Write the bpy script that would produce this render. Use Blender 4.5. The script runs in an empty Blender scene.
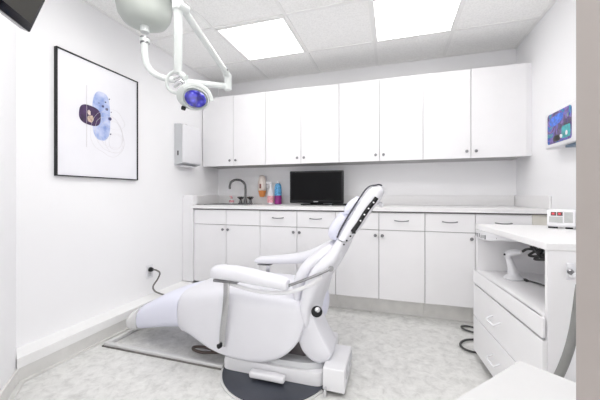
import bpy, bmesh, math, random
from mathutils import Vector, Matrix
random.seed(4)
C = bpy.context.scene.collection
ROOT = {}

# ------------------------------------------------------------------ materials
def mat(name, col, rough=0.5, metal=0.0, var=0.02, scale=20, bump=0.0, coat=0.0, emis=None, spec=0.5, bscale=None):
    m = bpy.data.materials.new(name); m.use_nodes = True
    nt = m.node_tree; b = nt.nodes['Principled BSDF']
    tc = nt.nodes.new('ShaderNodeTexCoord')
    n = nt.nodes.new('ShaderNodeTexNoise'); n.inputs['Scale'].default_value = scale; n.inputs['Detail'].default_value = 4
    nt.links.new(tc.outputs['Object'], n.inputs['Vector'])
    r = nt.nodes.new('ShaderNodeValToRGB')
    r.color_ramp.elements[0].position = .3; r.color_ramp.elements[1].position = .7
    lo = [max(0, c*(1-var)) for c in col]; hi = [min(1, c*(1+var)) for c in col]
    r.color_ramp.elements[0].color = (*lo, 1); r.color_ramp.elements[1].color = (*hi, 1)
    nt.links.new(n.outputs['Fac'], r.inputs['Fac']); nt.links.new(r.outputs['Color'], b.inputs['Base Color'])
    b.inputs['Roughness'].default_value = rough; b.inputs['Metallic'].default_value = metal
    b.inputs['Coat Weight'].default_value = coat; b.inputs['Specular IOR Level'].default_value = spec
    if bump:
        n2 = nt.nodes.new('ShaderNodeTexNoise'); n2.inputs['Scale'].default_value = bscale or scale*6; n2.inputs['Detail'].default_value = 3
        nt.links.new(tc.outputs['Object'], n2.inputs['Vector'])
        bp = nt.nodes.new('ShaderNodeBump'); bp.inputs['Strength'].default_value = bump; bp.inputs['Distance'].default_value = .002
        nt.links.new(n2.outputs['Fac'], bp.inputs['Height']); nt.links.new(bp.outputs['Normal'], b.inputs['Normal'])
    if emis:
        b.inputs['Emission Color'].default_value = (*emis[0], 1); b.inputs['Emission Strength'].default_value = emis[1]
    return m
M = {}
M['wall'] = mat('wall_paint', (.86, .86, .875), .6, var=.006, scale=3, bump=.08, bscale=180)
M['cab'] = mat('cabinet_laminate', (.83, .825, .84), .38, var=.008, scale=8)
M['cabbody'] = mat('shade_grey_carcass', (.34, .335, .34), .5, var=.01)  # white carcass greyed so the door gaps read as shadow lines
M['filler'] = mat('cream_filler_strip', (.70, .68, .62), .5, var=.01)
M['counter'] = mat('white_countertop', (.80, .795, .80), .3, var=.01, scale=60)
M['ledge'] = mat('white_ledge_paint', (.84, .84, .84), .45, var=.01)
M['cove'] = mat('grey_vinyl_cove', (.66, .655, .64), .5, var=.05, scale=14, bump=.1)
M['tabletop'] = mat('matte_white_tabletop', (.62, .62, .625), .4, var=.01)
M['toe'] = mat('toe_kick_vinyl', (.80, .79, .77), .5, var=.05, scale=14)
M['jamb'] = mat('beige_jamb_paint', (.31, .28, .267), .55, var=.02, scale=6)
M['grid'] = mat('ceiling_grid_metal', (.84, .84, .83), .5, var=.01)
M['vinyl'] = mat('white_upholstery', (.72, .72, .765), .36, var=.01, scale=10, bump=.12, bscale=250)
M['vinylgrey'] = mat('lilac_upholstery', (.74, .75, .86), .36, var=.01, scale=10, bump=.12, bscale=250)
M['footc'] = mat('clear_foot_sheet', (.70, .70, .71), .22, var=.03, coat=.4)
M['plastic'] = mat('white_plastic', (.74, .74, .765), .35, var=.01)
M['plasticgrey'] = mat('light_grey_plastic', (.55, .56, .58), .4, var=.01)
M['rail'] = mat('silver_painted_rail', (.66, .66, .66), .4, var=.02)
M['chrome'] = mat('chrome', (.72, .72, .74), .16, 1.0, var=.02)
M['softchrome'] = mat('satin_chrome', (.50, .50, .51), .22, 1.0, var=.03)
M['nickel'] = mat('brushed_nickel', (.26, .26, .27), .3, 1.0, var=.05, scale=60)
M['faucet'] = mat('dark_steel', (.16, .16, .165), .25, 1.0, var=.05)
M['black'] = mat('black_plastic', (.010, .010, .012), .4, var=.1, spec=.3)
M['blackgloss'] = mat('black_gloss', (.005, .005, .010), .12, var=.1, coat=.05, spec=.25)
M['screen'] = mat('black_screen', (.004, .004, .005), .45, var=.05, spec=.12)
M['tvscreen'] = mat('dull_grey_screen', (.045, .043, .038), .4, var=.1, scale=3, spec=.3)
M['piping'] = mat('dark_piping', (.05, .05, .065), .4)
M['rubber'] = mat('dark_rubber_mat', (.045, .05, .065), .3, var=.15, scale=8)
M['brown'] = mat('brown_cord', (.10, .075, .065), .5)
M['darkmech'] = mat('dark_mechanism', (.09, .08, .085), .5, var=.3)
M['hose'] = mat('grey_hose', (.22, .22, .215), .45, var=.05)
M['cable'] = mat('dark_cable', (.05, .05, .05), .5)
M['greycable'] = mat('grey_cable', (.16, .15, .14), .45)
M['lampwhite'] = mat('lamp_enamel', (.64, .67, .66), .3, var=.01)
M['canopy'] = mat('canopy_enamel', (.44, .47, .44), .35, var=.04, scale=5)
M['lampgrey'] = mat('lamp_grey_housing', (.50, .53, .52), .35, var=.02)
M['mat_board'] = mat('picture_paper', (.80, .80, .84), .3, var=.015, scale=6)
M['orange'] = mat('orange_plastic', (.85, .33, .10), .4)
M['pink'] = mat('pink_label', (.80, .38, .42), .4, var=.35, scale=60)
M['blue'] = mat('blue_label', (.10, .36, .72), .35, var=.6, scale=60)
M['purple'] = mat('purple_plastic', (.26, .02, .20), .35, var=.2)
M['cream'] = mat('cream_plastic', (.82, .74, .68), .4, var=.03)
M['maroon'] = mat('brown_label', (.18, .04, .03), .4)
M['keypad'] = mat('grey_keypad', (.42, .43, .43), .5, var=.08, scale=60)
M['redled'] = mat('dark_red_display', (.06, .003, .006), .25, var=.1)
M['reddigit'] = mat('red_digits', (.5, .01, .03), .4, emis=((1, .05, .08), .25))
M['steel'] = mat('sink_steel', (.45, .45, .46), .25, 1.0, var=.04)
M['light'] = mat('light_diffuser', (.9, .9, .9), .5, emis=((1, .985, .965), 2.6))
M['fill_light'] = mat('fill_light_diffuser', (.9, .9, .9), .5, emis=((1, .985, .965), 5.4))  # stronger emission for the unseen panels added to brighten the room
M['navy'] = mat('slate_blue_tray', (.10, .16, .24), .4)

def nodes(name):
    m = bpy.data.materials.new(name); m.use_nodes = True
    return m, m.node_tree, m.node_tree.nodes['Principled BSDF']
def ramp(nt, src, stops):
    r = nt.nodes.new('ShaderNodeValToRGB'); e = r.color_ramp.elements
    e[0].position = stops[0][0]; e[0].color = (*stops[0][1], 1)
    e[1].position = stops[-1][0]; e[1].color = (*stops[-1][1], 1)
    for p, c in stops[1:-1]:
        k = e.new(p); k.color = (*c, 1)
    nt.links.new(src, r.inputs['Fac']); return r.outputs['Color']
# mottled vinyl floor
m, nt, b = nodes('mottled_grey_vinyl_floor'); M['floor'] = m
tc = nt.nodes.new('ShaderNodeTexCoord')
n1 = nt.nodes.new('ShaderNodeTexNoise'); n1.inputs['Scale'].default_value = 17; n1.inputs['Detail'].default_value = 9; n1.inputs['Roughness'].default_value = .72; n1.inputs['Distortion'].default_value = .4
nt.links.new(tc.outputs['Object'], n1.inputs['Vector'])
nt.links.new(ramp(nt, n1.outputs['Fac'], [(.30, (.50, .50, .485)), (.5, (.67, .67, .655)), (.70, (.78, .78, .765))]), b.inputs['Base Color'])
b.inputs['Roughness'].default_value = .42
# mineral fibre ceiling tile
m, nt, b = nodes('mineral_fibre_ceiling'); M['ceil'] = m
tc = nt.nodes.new('ShaderNodeTexCoord')
n1 = nt.nodes.new('ShaderNodeTexNoise'); n1.inputs['Scale'].default_value = 90; n1.inputs['Detail'].default_value = 5
nt.links.new(tc.outputs['Object'], n1.inputs['Vector'])
nt.links.new(ramp(nt, n1.outputs['Fac'], [(.35, (.85, .85, .84)), (.6, (.93, .93, .92))]), b.inputs['Base Color'])
b.inputs['Roughness'].default_value = .9
bp = nt.nodes.new('ShaderNodeBump'); bp.inputs['Strength'].default_value = .3; bp.inputs['Distance'].default_value = .003
nt.links.new(n1.outputs['Fac'], bp.inputs['Height']); nt.links.new(bp.outputs['Normal'], b.inputs['Normal'])
# watercolour blue
m, nt, b = nodes('blue_watercolour'); M['wash'] = m
tc = nt.nodes.new('ShaderNodeTexCoord'); gr = nt.nodes.new('ShaderNodeTexGradient'); gr.gradient_type = 'SPHERICAL'
mp = nt.nodes.new('ShaderNodeMapping'); mp.vector_type = 'POINT'
nt.links.new(tc.outputs['Generated'], mp.inputs['Vector'])
n1 = nt.nodes.new('ShaderNodeTexNoise'); n1.inputs['Scale'].default_value = 6; n1.inputs['Detail'].default_value = 6
nt.links.new(tc.outputs['Object'], n1.inputs['Vector'])
n1.inputs['Scale'].default_value = 14
nt.links.new(ramp(nt, n1.outputs['Fac'], [(.3, (.20, .28, .60)), (.48, (.38, .46, .72)), (.62, (.55, .60, .80)), (.8, (.70, .72, .84))]), b.inputs['Base Color'])
b.inputs['Roughness'].default_value = .35
# lamp face
m, nt, b = nodes('violet_blue_reflector'); M['lens'] = m
tc = nt.nodes.new('ShaderNodeTexCoord')
n1 = nt.nodes.new('ShaderNodeTexVoronoi'); n1.inputs['Scale'].default_value = 45
nt.links.new(tc.outputs['Object'], n1.inputs['Vector'])
nt.links.new(ramp(nt, n1.outputs['Distance'], [(.05, (.22, .24, .80)), (.3, (.035, .03, .50)), (.8, (.012, .008, .20))]), b.inputs['Base Color'])
b.inputs['Roughness'].default_value = .12; b.inputs['Coat Weight'].default_value = 1; b.inputs['Metallic'].default_value = .3
# picture on the wall dispenser
m, nt, b = nodes('blue_violet_swirl_print'); M['swirl'] = m
tc = nt.nodes.new('ShaderNodeTexCoord')
n1 = nt.nodes.new('ShaderNodeTexNoise'); n1.inputs['Scale'].default_value = 9; n1.inputs['Detail'].default_value = 5; n1.inputs['Distortion'].default_value = 1.2
nt.links.new(tc.outputs['Object'], n1.inputs['Vector'])
nt.links.new(ramp(nt, n1.outputs['Fac'], [(.3, (.01, .008, .04)), (.44, (.05, .02, .14)), (.5, (.16, .10, .36)), (.56, (.01, .06, .42)), (.64, (.01, .22, .28)), (.75, (.50, .40, .62))]), b.inputs['Base Color'])
b.inputs['Roughness'].default_value = .2
M['teal'] = mat('teal_print', (.02, .33, .36), .25, var=.4, scale=40)
M['brightblue'] = mat('bright_blue_print', (.02, .13, .75), .25, var=.6, scale=50)

# ------------------------------------------------------------------ helpers
def thing(name, label, cat, loc=(0, 0, 0), rotz=0, group=None):
    o = bpy.data.objects.new(name, None); C.objects.link(o); o.empty_display_size = .05
    o.location = loc; o.rotation_euler = (0, 0, rotz)
    o['label'] = label; o['category'] = cat
    if group: o['group'] = group
    ROOT[o.name] = Matrix.Translation(loc) @ Matrix.Rotation(rotz, 4, 'Z')
    return o
def obj(name, bm, m, parent=None, smooth=True, world=True, label=None):
    """link bm as one mesh object; with a parent, bm is in world space unless world=False"""
    if parent is not None:
        mx = ROOT[parent.name]
        if world: bmesh.ops.transform(bm, matrix=mx.inverted(), verts=bm.verts)
    bmesh.ops.recalc_face_normals(bm, faces=bm.faces)
    me = bpy.data.meshes.new(name); bm.to_mesh(me); bm.free()
    mats = m if isinstance(m, list) else [m]
    for x in mats: me.materials.append(x)
    if smooth:
        for p in me.polygons: p.use_smooth = True
        try: me.set_sharp_from_angle(angle=math.radians(38))
        except Exception: pass
    o = bpy.data.objects.new(name, me); C.objects.link(o)
    if parent is not None:
        o.parent = parent; ROOT[o.name] = ROOT[parent.name]
    if label: o['label'] = label
    return o
def struct(name, bm, m, **k):
    o = obj(name, bm, m, **k); o['kind'] = 'structure'; return o
def tag(o, label, cat, group=None):
    o['label'] = label; o['category'] = cat
    if group: o['group'] = group
    return o
def centre(o):
    """move a single-mesh thing's origin to its base"""
    me = o.data; xs = [v.co.x for v in me.vertices]; ys = [v.co.y for v in me.vertices]; zs = [v.co.z for v in me.vertices]
    p = Vector(((min(xs)+max(xs))/2, (min(ys)+max(ys))/2, min(zs)))
    me.transform(Matrix.Translation(-p)); o.location = p; return o
def NB(): return bmesh.new()
def box(bm, x0, x1, y0, y1, z0, z1, bev=0, seg=2, mx=None, mi=0):
    r = bmesh.ops.create_cube(bm, size=1)
    vs = r['verts']
    for v in vs:
        v.co = Vector((x0+(v.co.x+.5)*(x1-x0), y0+(v.co.y+.5)*(y1-y0), z0+(v.co.z+.5)*(z1-z0)))
    fs = set(f for v in vs for f in v.link_faces)
    if bev:
        es = list(set(e for v in vs for e in v.link_edges))
        g = bmesh.ops.bevel(bm, geom=es, offset=bev, segments=seg, profile=.5, affect='EDGES')
        fs = set(g['faces']) | set(f for v in g['verts'] for f in v.link_faces)
        vs = list(set(v for f in fs for v in f.verts))
    for f in fs:
        if f.is_valid: f.material_index = mi
    if mx is not None: bmesh.ops.transform(bm, matrix=mx, verts=[v for v in vs if v.is_valid])
    return bm
def smoothpath(pts, n=8):
    pts = [Vector(p) for p in pts]
    if len(pts) < 3: return pts
    out = []
    for i in range(len(pts)-1):
        p0 = pts[max(i-1, 0)]; p1 = pts[i]; p2 = pts[i+1]; p3 = pts[min(i+2, len(pts)-1)]
        for k in range(n):
            t = k/n
            out.append(.5*((2*p1)+(p2-p0)*t+(2*p0-5*p1+4*p2-p3)*t*t+(3*p1-p0-3*p2+p3)*t**3))
    out.append(pts[-1]); return out
def tube(bm, pts, r, seg=12, smooth=True, flat=None, closed=False, n=8):
    """tube along pts; r a number or list per point; flat=(a,b) squashes"""
    P = smoothpath(pts, n) if smooth else [Vector(p) for p in pts]
    if isinstance(r, (list, tuple)):
        R = []
        for i in range(len(P)):
            t = i/(len(P)-1)*(len(r)-1); k = min(int(t), len(r)-2); R.append(r[k]*(1-(t-k))+r[k+1]*(t-k))
    else: R = [r]*len(P)
    rings = []; up = Vector((0, 0, 1)); prev = None
    for i, p in enumerate(P):
        d = (P[min(i+1, len(P)-1)]-P[max(i-1, 0)]).normalized()
        if prev is None:
            a = d.cross(up)
            if a.length < .05: a = d.cross(Vector((1, 0, 0)))
        else: a = prev - d*prev.dot(d)
        a.normalize(); prev = a; b = d.cross(a).normalized()
        fa, fb = flat if flat else (1, 1)
        rings.append([bm.verts.new(p+a*math.cos(2*math.pi*k/seg)*R[i]*fa+b*math.sin(2*math.pi*k/seg)*R[i]*fb) for k in range(seg)])
    for i in range(len(rings)-1):
        for k in range(seg):
            bm.faces.new((rings[i][k], rings[i][(k+1) % seg], rings[i+1][(k+1) % seg], rings[i+1][k]))
    bm.faces.new(rings[0][::-1]); bm.faces.new(rings[-1])
    return bm
def lathe(bm, prof, c=(0, 0, 0), seg=28, axis=None):
    """prof: list of (r, h); axis: direction of h"""
    q = Vector((0, 0, 1)).rotation_difference(Vector(axis)) if axis else None
    rings = []
    for r, h in prof:
        ring = []
        for k in range(seg):
            v = Vector((max(r, 1e-4)*math.cos(2*math.pi*k/seg), max(r, 1e-4)*math.sin(2*math.pi*k/seg), h))
            if q: v = q @ v
            ring.append(bm.verts.new(Vector(c)+v))
        rings.append(ring)
    for i in range(len(rings)-1):
        for k in range(seg):
            bm.faces.new((rings[i][k], rings[i][(k+1) % seg], rings[i+1][(k+1) % seg], rings[i+1][k]))
    bm.faces.new(rings[0][::-1]); bm.faces.new(rings[-1]); return bm
def loft(bm, rings):
    R = [[bm.verts.new(p) for p in r] for r in rings]; n = len(R[0])
    for i in range(len(R)-1):
        for k in range(n):
            bm.faces.new((R[i][k], R[i][(k+1) % n], R[i+1][(k+1) % n], R[i+1][k]))
    bm.faces.new(R[0][::-1]); bm.faces.new(R[-1]); return bm
def sell(a, b, e, n=40):
    out = []
    for k in range(n):
        t = 2*math.pi*k/n; c_, s_ = math.cos(t), math.sin(t)
        out.append((a*math.copysign(abs(c_)**(2/e), c_), b*math.copysign(abs(s_)**(2/e), s_)))
    return out
def interp(tab, x):
    """tab: sorted rows, first column the key; Catmull-like smooth interpolation of the rest"""
    if x <= tab[0][0]: return list(tab[0][1:])
    if x >= tab[-1][0]: return list(tab[-1][1:])
    for i in range(len(tab)-1):
        if tab[i][0] <= x <= tab[i+1][0]:
            h = tab[i+1][0]-tab[i][0]; t = (x-tab[i][0])/h
            res = []
            for j in range(1, len(tab[0])):
                y1, y2 = tab[i][j], tab[i+1][j]
                m1 = (y2-tab[i-1][j])/(tab[i+1][0]-tab[i-1][0])*h if i > 0 else (y2-y1)
                m2 = (tab[i+2][j]-y1)/(tab[i+2][0]-tab[i][0])*h if i+2 < len(tab) else (y2-y1)
                res.append((2*t**3-3*t*t+1)*y1+(t**3-2*t*t+t)*m1+(-2*t**3+3*t*t)*y2+(t**3-t*t)*m2)
            return res
def prism(bm, pts, d, mi=0):
    """pts: 3d polygon, extruded by vector d"""
    a = [bm.verts.new(Vector(p)) for p in pts]; b = [bm.verts.new(Vector(p)+Vector(d)) for p in pts]
    n = len(a); fs = [bm.faces.new(a[::-1]), bm.faces.new(b)]
    for k in range(n): fs.append(bm.faces.new((a[k], a[(k+1) % n], b[(k+1) % n], b[k])))
    for f in fs: f.material_index = mi
    return bm

# ------------------------------------------------------------------ room
XL, XR, YB, H = -2.03, 1.07, 3.18, 2.337
YF = .36; JX = .172
bm = NB(); box(bm, -2.3, 1.4, -1.3, 3.5, -.06, 0); struct('floor', bm, M['floor'])
bm = NB(); box(bm, -2.3, 1.4, -1.3, 3.5, H, H+.06); struct('ceiling', bm, M['ceil'])
bm = NB(); box(bm, XL-.12, XL, 1.134, YB+.12, 0, H); struct('wall_left', bm, M['wall'])
bm = NB(); box(bm, XL-.0, XR+.12, YB, YB+.12, 0, H); struct('wall_back', bm, M['wall'])
bm = NB(); box(bm, XR, XR+.12, YF-.12, YB, 0, H); struct('wall_right', bm, M['wall'])
AX, AY = -1.18, .36
bm = NB(); prism(bm, [(XL, 1.134, 0), (-1.898, 1.058, 0), (AX, AY, 0), (AX-.14, AY-.0, 0), (XL-.12, 1.134, 0)], (0, 0, H)); struct('wall_left_angled', bm, M['wall'])
bm = NB(); box(bm, AX-.14, -.78, YF-.12, YF, 0, H); box(bm, -.78, JX, YF-.12, YF, 2.12, H); struct('wall_front', bm, M['wall'])
bm = NB(); box(bm, JX+.012, XR, YF-.12, YF, 0, H); struct('wall_front_right', bm, M['wall'])
# jamb lining at the doorway beside the camera
bm = NB(); box(bm, JX, JX+.012, YF-.14, YF+.002, 0, 2.12); struct('trim_1', bm, M['jamb'])
bm = NB(); box(bm, -.78, -.768, YF-.14, YF+.002, 0, 2.12); struct('trim_2', bm, M['jamb'])
# left curb: grey cove base with a white boxed ledge above it
cur = -1.895
bm = NB(); prism(bm, [(XL, 1.13, 0), (cur+.004, 1.058, 0), (cur+.022, 1.058, 0), (cur+.022, 2.60, 0), (XL, 2.60, 0)], (0, 0, .012))
prism(bm, [(XL, 1.134, .012), (cur, 1.06, .012), (cur, 2.60, .012), (XL, 2.60, .012)], (0, 0, .069))
struct('baseboard_left', bm, M['cove'])
bm = NB(); prism(bm, [(XL, 1.134, .0812), (cur+.004, 1.0585, .0812), (cur+.004, 2.52, .0812), (XL, 2.52, .0812)], (0, 0, .053)); struct('trim_3', bm, M['ledge'])
d = Vector((AX+1.898, AY-1.058, 0)).normalized(); nrm = Vector((-d.y, d.x, 0))
p0 = Vector((-1.898, 1.058, 0)); p1 = Vector((AX, AY, 0))
bm = NB(); prism(bm, [p0, p0+nrm*.012, p1+nrm*.012, p1], (0, 0, .081)); prism(bm, [p0, p0+nrm*.035, p1+nrm*.035, p1], (0, 0, .010)); struct('baseboard_front', bm, M['cove'])
bm = NB(); box(bm, XR-.008, XR, YF, 2.63, 0, .10); struct('baseboard_right', bm, M['cove'])
# ceiling grid
GX = [-1.98+.605*k for k in range(0, 6)]; GY = [2.685-.605*k for k in range(0, 4)]
GX = [-1.375, -.765, -.155, .465]
bm = NB()
for x in GX: box(bm, x-.012, x+.012, YF, YB, H-.006, H+.002)
for y in GY[:4]: box(bm, XL if y > 1.15 else XL+(1.10-y)*1.03, XR, y-.012, y+.012, H-.0062, H+.002)
struct('trim_4', bm, M['grid'])
bm = NB()
box(bm, XL, XR, YB-.02, YB, H-.005, H); box(bm, XL, XL+.02, 1.12, YB, H-.005, H); box(bm, XR-.02, XR, YF, YB, H-.005, H)
struct('trim_5', bm, M['grid'])
# light troffers
def troffer(x0, x1, y0, y1, label, lm='light'):
    t = thing('ceiling_light', label, 'light', ((x0+x1)/2, (y0+y1)/2, H-.010), group='square ceiling light panels')
    bm = NB(); w = .016
    for a in ((x0, x1, y0, y0+w), (x0, x1, y1-w, y1), (x0, x0+w, y0+w, y1-w), (x1-w, x1, y0+w, y1-w)): box(bm, *a, H-.012, H-.001)
    obj('frame', bm, M['grid'], t, smooth=False)
    bm = NB(); box(bm, x0+w, x1-w, y0+w, y1-w, H-.008, H-.002); obj('diffuser', bm, M[lm], t, smooth=False)
g = .012
troffer(GX[0]+g, GX[1]-g, GY[1]+g, GY[0]-g, 'square lit ceiling panel on the left, beside the lamp arm')
troffer(GX[2]+g, GX[3]-g, GY[1]+g, GY[0]-g, 'square lit ceiling panel on the right, cut by the top of the picture')
troffer(GX[0]+g, GX[1]-g, .88, 1.46, 'added unseen fill-light panel near the doorway on the picture-frame side, out of frame', 'fill_light')  # both doorway panels are added fill light, outside the view
troffer(GX[2]+g, GX[3]-g, .88, 1.46, 'added unseen fill-light panel near the doorway above the rolling cabinet side, out of frame', 'fill_light')

# ------------------------------------------------------------------ wall cabinets
def knob(x, y, z, parent, r=.013, d=(0, -1, 0), m='nickel'):
    bm = NB(); lathe(bm, [(.005, 0), (.005, .012), (r*.9, .016), (r, .021), (r*.8, .026), (r*.3, .028)], (x, y, z), 20, d)
    return obj('knob', bm, M[m], parent)
UX = [-2.022, -1.638, -1.262, -.878, -.496, -.119, .253, .630, 1.032]
UZ0, UZ1, UY = 1.318, 2.068, 2.85
ul = ['white two-door wall cabinet at the left end, beside the towel dispenser',
      'white two-door wall cabinet, second from the left, above the bottles and monitor edge',
      'white two-door wall cabinet above the chair headrest, third from the left',
      'white two-door wall cabinet at the right end, against the right wall']
for i in range(4):
    a, mi, b_ = UX[2*i], UX[2*i+1], UX[2*i+2]
    t = thing('wall_cabinet', ul[i], 'cabinet', ((a+b_)/2, UY+.15, UZ0), group='white wall cabinets along the back wall')
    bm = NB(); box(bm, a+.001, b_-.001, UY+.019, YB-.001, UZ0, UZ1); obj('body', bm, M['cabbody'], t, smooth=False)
    if i == 3:
        bm = NB(); box(bm, b_+.0005, XR-.001, UY+.012, UY+.03, UZ0, UZ1-.001); obj('filler_panel', bm, M['cab'], t, smooth=False)
    for (x0, x1, s) in ((a, mi, 1), (mi, b_, 0)):
        bm = NB(); box(bm, x0+.0022, x1-.0022, UY, UY+.018, UZ0-.004, UZ1, bev=.0012, seg=1); dd = obj('door', bm, M['cab'], t, smooth=False)
        knob(x1-.035 if s else x0+.035, UY, UZ0+.052, dd)

# ------------------------------------------------------------------ base cabinets
BY, BZ0, BZ1, DZ = 2.545, .142, .858, .712
bl = [(-1.905, -1.541, -1.182, 'sink', 'white sink cabinet with two plain false drawer fronts, at the left end of the counter'),
      (-1.182, -.822, -.472, 'two', 'white base cabinet with two drawers, behind the chair armrests and under the monitor'),
      (-.472, -.112, .240, 'two', 'white base cabinet with two drawers, right behind the chair backrest'),
      (.240, None, .592, 'one', 'narrow white base cabinet with one drawer and one door, left of the rolling cabinet'),
      (.592, None, .955, 'one', 'white base cabinet at the right end, mostly behind the rolling cabinet')]
def pull(x, z, parent, y=BY, w=.10):
    bm = NB()
    tube(bm, [(x-w/2, y, z), (x-w/2, y-.018, z), (x-w*.25, y-.026, z-.003), (x, y-.029, z-.004), (x+w*.25, y-.026, z-.003), (x+w/2, y-.018, z), (x+w/2, y, z)], .0045, 10)
    obj('handle', bm, M['nickel'], parent)
def front(x0, x1, z0, z1, t, name):
    bm = NB(); box(bm, x0+.0024, x1-.0024, BY, BY+.018, z0+.0026, z1-.0026, bev=.0012, seg=1); return obj(name, bm, M['cab'], t, smooth=False)
for (a, mi, b_, k, lab) in bl:
    t = thing('base_cabinet', lab, 'cabinet', ((a+b_)/2, BY+.3, 0), group='white base cabinets along the back wall')
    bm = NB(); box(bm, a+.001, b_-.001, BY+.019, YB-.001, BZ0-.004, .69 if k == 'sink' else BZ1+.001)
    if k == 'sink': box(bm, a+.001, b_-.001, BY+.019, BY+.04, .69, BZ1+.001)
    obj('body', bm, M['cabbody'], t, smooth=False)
    bm = NB(); box(bm, a+.001, b_-.001, BY+.10, BY+.116, 0, BZ0-.0045); obj('toe_kick', bm, M['toe'], t, smooth=False)
    spans = [(a, mi, 1), (mi, b_, 0)] if mi is not None else [(a, b_, 1)]
    for (x0, x1, s) in spans:
        dr = front(x0, x1, DZ, BZ1, t, 'false_front' if k == 'sink' else 'drawer')
        if k != 'sink': pull((x0+x1)/2, .793, dr)
        dd = front(x0, x1, BZ0, DZ, t, 'door'); knob(x1-.028 if s else x0+.028, BY, .668, dd)
    if b_ > .9:
        bm = NB(); box(bm, b_+.001, XR-.001, BY+.004, BY+.022, BZ0, BZ1); obj('filler_panel', bm, M['filler'], t, smooth=False, label='cream filler strip')
        bm = NB(); box(bm, b_+.001, XR-.001, BY+.10, BY+.116, 0, BZ0-.005); obj('toe_kick', bm, M['toe'], t, smooth=False)
# left end filler strip
bm = NB(); box(bm, XL+.001, -1.908, BY-.018, BY+.05, .1352, .995, bev=.002); tag(centre(obj('filler_panel', bm, M['cab'], smooth=False)), 'narrow white end panel between left wall and sink cabinet, rising above the counter', 'panel')

# countertop with sink cut-out
t = thing('countertop', 'long white countertop with low splash along the back wall', 'countertop', (-.45, 2.85, BZ1))
sx0, sx1, sy0, sy1 = -1.86, -1.40, 2.68, 3.02
bm = NB()
cz0, cz1 = .867, .898
for a in ((XL, sx0, BY-.02, YB), (sx1, XR, BY-.02, YB), (sx0, sx1, BY-.02, sy0), (sx0, sx1, sy1, YB)): box(bm, a[0]+(.124 if a[0] == XL else 0), a[1]-(.001 if a[1] == XR else 0), a[2], a[3]-(.001 if a[3] == YB else 0), cz0, cz1)
obj('slab', bm, M['counter'], t, smooth=False)
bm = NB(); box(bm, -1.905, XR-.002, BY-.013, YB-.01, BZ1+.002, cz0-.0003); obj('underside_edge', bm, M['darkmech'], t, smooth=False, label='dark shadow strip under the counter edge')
bm = NB(); box(bm, XL+.02, XR-.02, YB-.018, YB-.001, cz1+.0003, cz1+.098, bev=.002); box(bm, XL+.001, XL+.018, BY+.052, YB-.001, cz1+.0003, cz1+.098, bev=.002); box(bm, XR-.018, XR-.001, BY, YB-.001, cz1+.0003, cz1+.098, bev=.002)
obj('backsplash', bm, M['counter'], t, smooth=False)
# sink
t = thing('sink', 'stainless steel drop-in sink at the left end of the counter', 'sink', ((sx0+sx1)/2, (sy0+sy1)/2, .72))
bm = NB()
for a in ((sx0-.015, sx0+.012, sy0-.015, sy1+.015), (sx1-.012, sx1+.015, sy0-.015, sy1+.015), (sx0+.012, sx1-.012, sy0-.015, sy0+.012), (sx0+.012, sx1-.012, sy1-.012, sy1+.015)): box(bm, *a, cz1+.0003, cz1+.005)
obj('rim', bm, M['steel'], t, smooth=False)
bm = NB()
for a in ((sx0+.004, sx0+.006, sy0+.004, sy1-.004), (sx1-.006, sx1-.004, sy0+.004, sy1-.004), (sx0+.006, sx1-.006, sy0+.004, sy0+.006), (sx0+.006, sx1-.006, sy1-.006, sy1-.004)): box(bm, *a, .74, cz1+.0002)
box(bm, sx0+.004, sx1-.004, sy0+.004, sy1-.004, .735, .74)
obj('basin', bm, M['steel'], t, smooth=False)
bm = NB(); lathe(bm, [(.03, 0), (.032, .003), (.01, .003), (.008, .001)], ((sx0+sx1)/2, (sy0+sy1)/2, .7405), 20); obj('drain', bm, M['nickel'], t)
# faucet
fx, fy = -1.61, 3.075
t = thing('faucet', 'dark steel gooseneck faucet with two cross handles behind the sink', 'faucet', (fx, fy, cz1))
bm = NB(); box(bm, fx-.085, fx+.085, fy-.022, fy+.022, cz1+.0005, cz1+.012, bev=.005); obj('base_plate', bm, M['faucet'], t)
bm = NB(); lathe(bm, [(.022, 0), (.020, .02), (.013, .05)], (fx, fy, cz1+.012), 20)
tube(bm, [(fx, fy, cz1+.05), (fx, fy, 1.07), (fx-.006, fy-.008, 1.125), (fx-.04, fy-.035, 1.165), (fx-.085, fy-.075, 1.170), (fx-.12, fy-.11, 1.145), (fx-.132, fy-.12, 1.10), (fx-.132, fy-.12, 1.085)], .0125, 14); obj('spout', bm, M['faucet'], t)
bm = NB(); lathe(bm, [(.013, 0), (.014, .028)], (fx-.132, fy-.12, 1.066), 16); obj('aerator', bm, M['faucet'], t)
for s in (-1, 1):
    hx = fx+s*.062; bm = NB(); lathe(bm, [(.019, 0), (.016, .02), (.010, .04), (.012, .055), (.006, .062)], (hx, fy, cz1+.012), 18)
    for k in range(4):
        a = math.pi/4+k*math.pi/2
        tube(bm, [(hx, fy, cz1+.05), (hx+math.cos(a)*.034, fy+math.sin(a)*.034, cz1+.078)], [.008, .010], 8, smooth=False)
    obj('cross_handle', bm, M['faucet'], t)
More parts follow.
